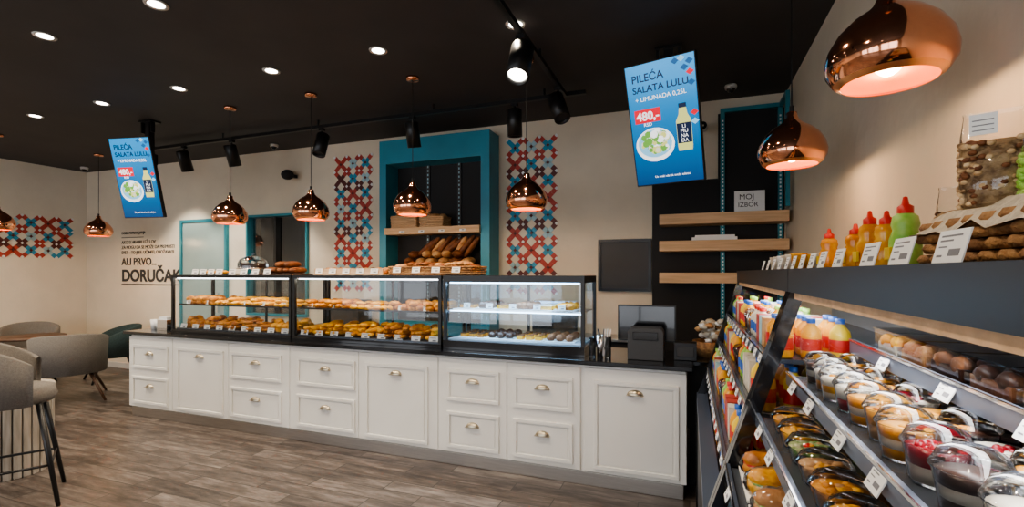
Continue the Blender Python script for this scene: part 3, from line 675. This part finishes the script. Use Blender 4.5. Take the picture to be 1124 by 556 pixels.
for (x0,z),hh in zip(sh1+[(.10,.77)],(.13,.15,.15,.16)):
    y=1.80;k=random.randint(0,5)
    while y<3.38:
        typ=k//3%4
        for dx in (.05,.13,.21):
            if typ==0: bottle(b,x0+dx,y,z+.002,.03,hh,random.choice([orange,orange,yellow]),blue,red)
            elif typ==1: b.box(x0+dx-.03,y-.03,z+.002,x0+dx+.03,y+.03,z+hh*.85,random.choice([pL,crust,pR,yog])); 
            elif typ==2: bottle(b,x0+dx,y,z+.002,.03,hh,random.choice([yog,honey,green]),random.choice([red,green]),blue)
            else: cup(b,x0+dx,y,z+.002,.034,.07,[random.choice([yog,orange,bordo])])
        y+=.078;k+=1
b.obj('bottled_drinks')
# ledge goods
ZL=1.613
b=B()
for y,h,m,c in [(2.14,.15,honey,red),(1.83,.14,honey,red),(1.70,.165,honey,red),(1.57,.15,honey,red),(1.45,.17,green,red)]:
    b.lathe([(.001,0),(.032,0),(.035,.01),(.034,h*.40),(.026,h*.54),(.030,h*.62),(.026,h*.74),(.014,h*.80)],m,(.5,y,ZL),18,sy=.8)
    b.lathe([(.017,h*.78),(.017,h*.88),(.008,h*.92),(.005,h*1.02),(.001,h*1.03)],c,(.5,y,ZL),14)
    b.box(.462,y-.018,ZL+.02,.468,y+.018,ZL+.05,yellow)
b.obj('honey_bottles')
b=B()
for y in (2.25,2.36,2.47,2.58,2.69,2.8):
    for x in (.42,.50): b.lathe([(.001,0),(.025,0),(.03,.06),(.032,.065),(.001,.067)],random.choice([paper,yog,burl,gold2]),(x,y,ZL),14)
b.obj('small_jars')
b=B(); basket(b,.43,.80,.58,1.15,ZL+.002,ZL+.080)
n=16;vs=[];fs=[]
for i in range(n+1):
    for j in range(n+1):
        e_=(i in(0,n) or j in (0,n)); vs.append((.408+.412*i/n,.562+.61*j/n,ZL+.092+.005*math.sin(i*1.9+j*1.4)+U(-.002,.002)-(.034+.006*math.sin(i*2.1+j*2.3) if e_ else 0)))
for i in range(n):
    for j in range(n): a=i*(n+1)+j; fs.append((a,a+1,a+n+2,a+n+1))
b.add(vs,fs,burl,True)
b.obj('wicker_tray')
def bag(name,x,y,z,w,d,h,m,rot,lab=True,top=plast):
    b=B(); b.M=Matrix.Translation((x,y,z))@Matrix.Rotation(rot,4,'Z')
    seg=20
    def ring(t,k,fl): return [(math.copysign(abs(math.cos(2*math.pi*i/seg))**.6,math.cos(2*math.pi*i/seg))*w/2*k, math.copysign(abs(math.sin(2*math.pi*i/seg))**.7,math.sin(2*math.pi*i/seg))*d/2*fl*(1+U(-.06,.06)), t*h) for i in range(seg)]
    for P,mm in (([(0,.6,.6),(.03,.95,.95),(.25,1,1.05),(.5,1,.9),(.66,.97,.6),(.70,.5,.2)],m),([(0,.62,.64),(.03,.98,1),(.25,1.03,1.1),(.5,1.03,.98),(.75,1.0,.55),(.95,.90,.08),(1.0,.92,.04)],top)):
        vs=[];fs=[]
        for t,k,f_ in P: vs+=ring(t,k,f_)
        for j in range(len(P)-1):
            for i in range(seg): q=(i+1)%seg; fs.append((j*seg+i,j*seg+q,(j+1)*seg+q,(j+1)*seg+i))
        b.add(vs,fs,mm,True)
    if lab:
        b.box(-w*.36,-d*.38,h*.74,w*.02,-d*.36,h*.95,paper)
        for k in range(3): b.box(-w*.32,-d*.39,h*(.78+k*.05),w*-.03,-d*.38,h*(.79+k*.05),inkg)
    for k in range(240):
        a=U(0,6.28); t=U(.04,.68); cx=math.copysign(abs(math.cos(a))**.6,math.cos(a)); sy_=math.copysign(abs(math.sin(a))**.7,math.sin(a))
        b.blob((cx*w*.48,sy_*d*.49*(1.06-abs(t-.3)*.8),t*h),.007,.006,.005,random.choice([nuts,nutsl,brownb,nutsl]) if m is nuts else m,6,4)
    b.obj(name)
TZ=ZL+.098
bag('bag_of_nuts',.505,1.085,TZ,.095,.065,.175,nuts,math.radians(-25))
bag('bag_of_nuts',.56,1.31,ZL+.001,.10,.06,.175,nuts,math.radians(-30),False)
bag('bag_of_dried_fruit',.535,.985,TZ,.085,.05,.115,green,math.radians(-35),False)
b=B()
for y,w in [(2.6,.05),(2.45,.05),(2.3,.05),(2.15,.06),(2.0,.05),(1.88,.05),(1.75,.06),(1.62,.06),(1.5,.06),(1.35,.07),(1.19,.085),(1.03,.085),(.86,.085)]:
    h=.045 if w<.08 else .05
    stag(b,.335 if w<.08 else .35,y,ZL+h*.48,w,h,-.25)
b.obj('ledge_price_cards')
# ------------------------------------------------------------ world / camera
w=bpy.data.worlds.new('World'); bpy.context.scene.world=w; w.use_nodes=True
bg=w.node_tree.nodes['Background']; bg.inputs[0].default_value=(.90,.94,1,1); bg.inputs[1].default_value=3.4
try: bpy.context.scene.view_settings.look='AgX - Medium High Contrast'
except Exception: pass
cam=bpy.data.cameras.new('camera'); co=bpy.data.objects.new('camera',cam); COL.objects.link(co)
cam.sensor_width=36; cam.lens=36*527/1124; cam.shift_y=21/1124; cam.clip_start=.05
co.location=(0,0,1.6); co.rotation_euler=(math.pi/2,0,math.radians(20.3))
bpy.context.scene.camera=co
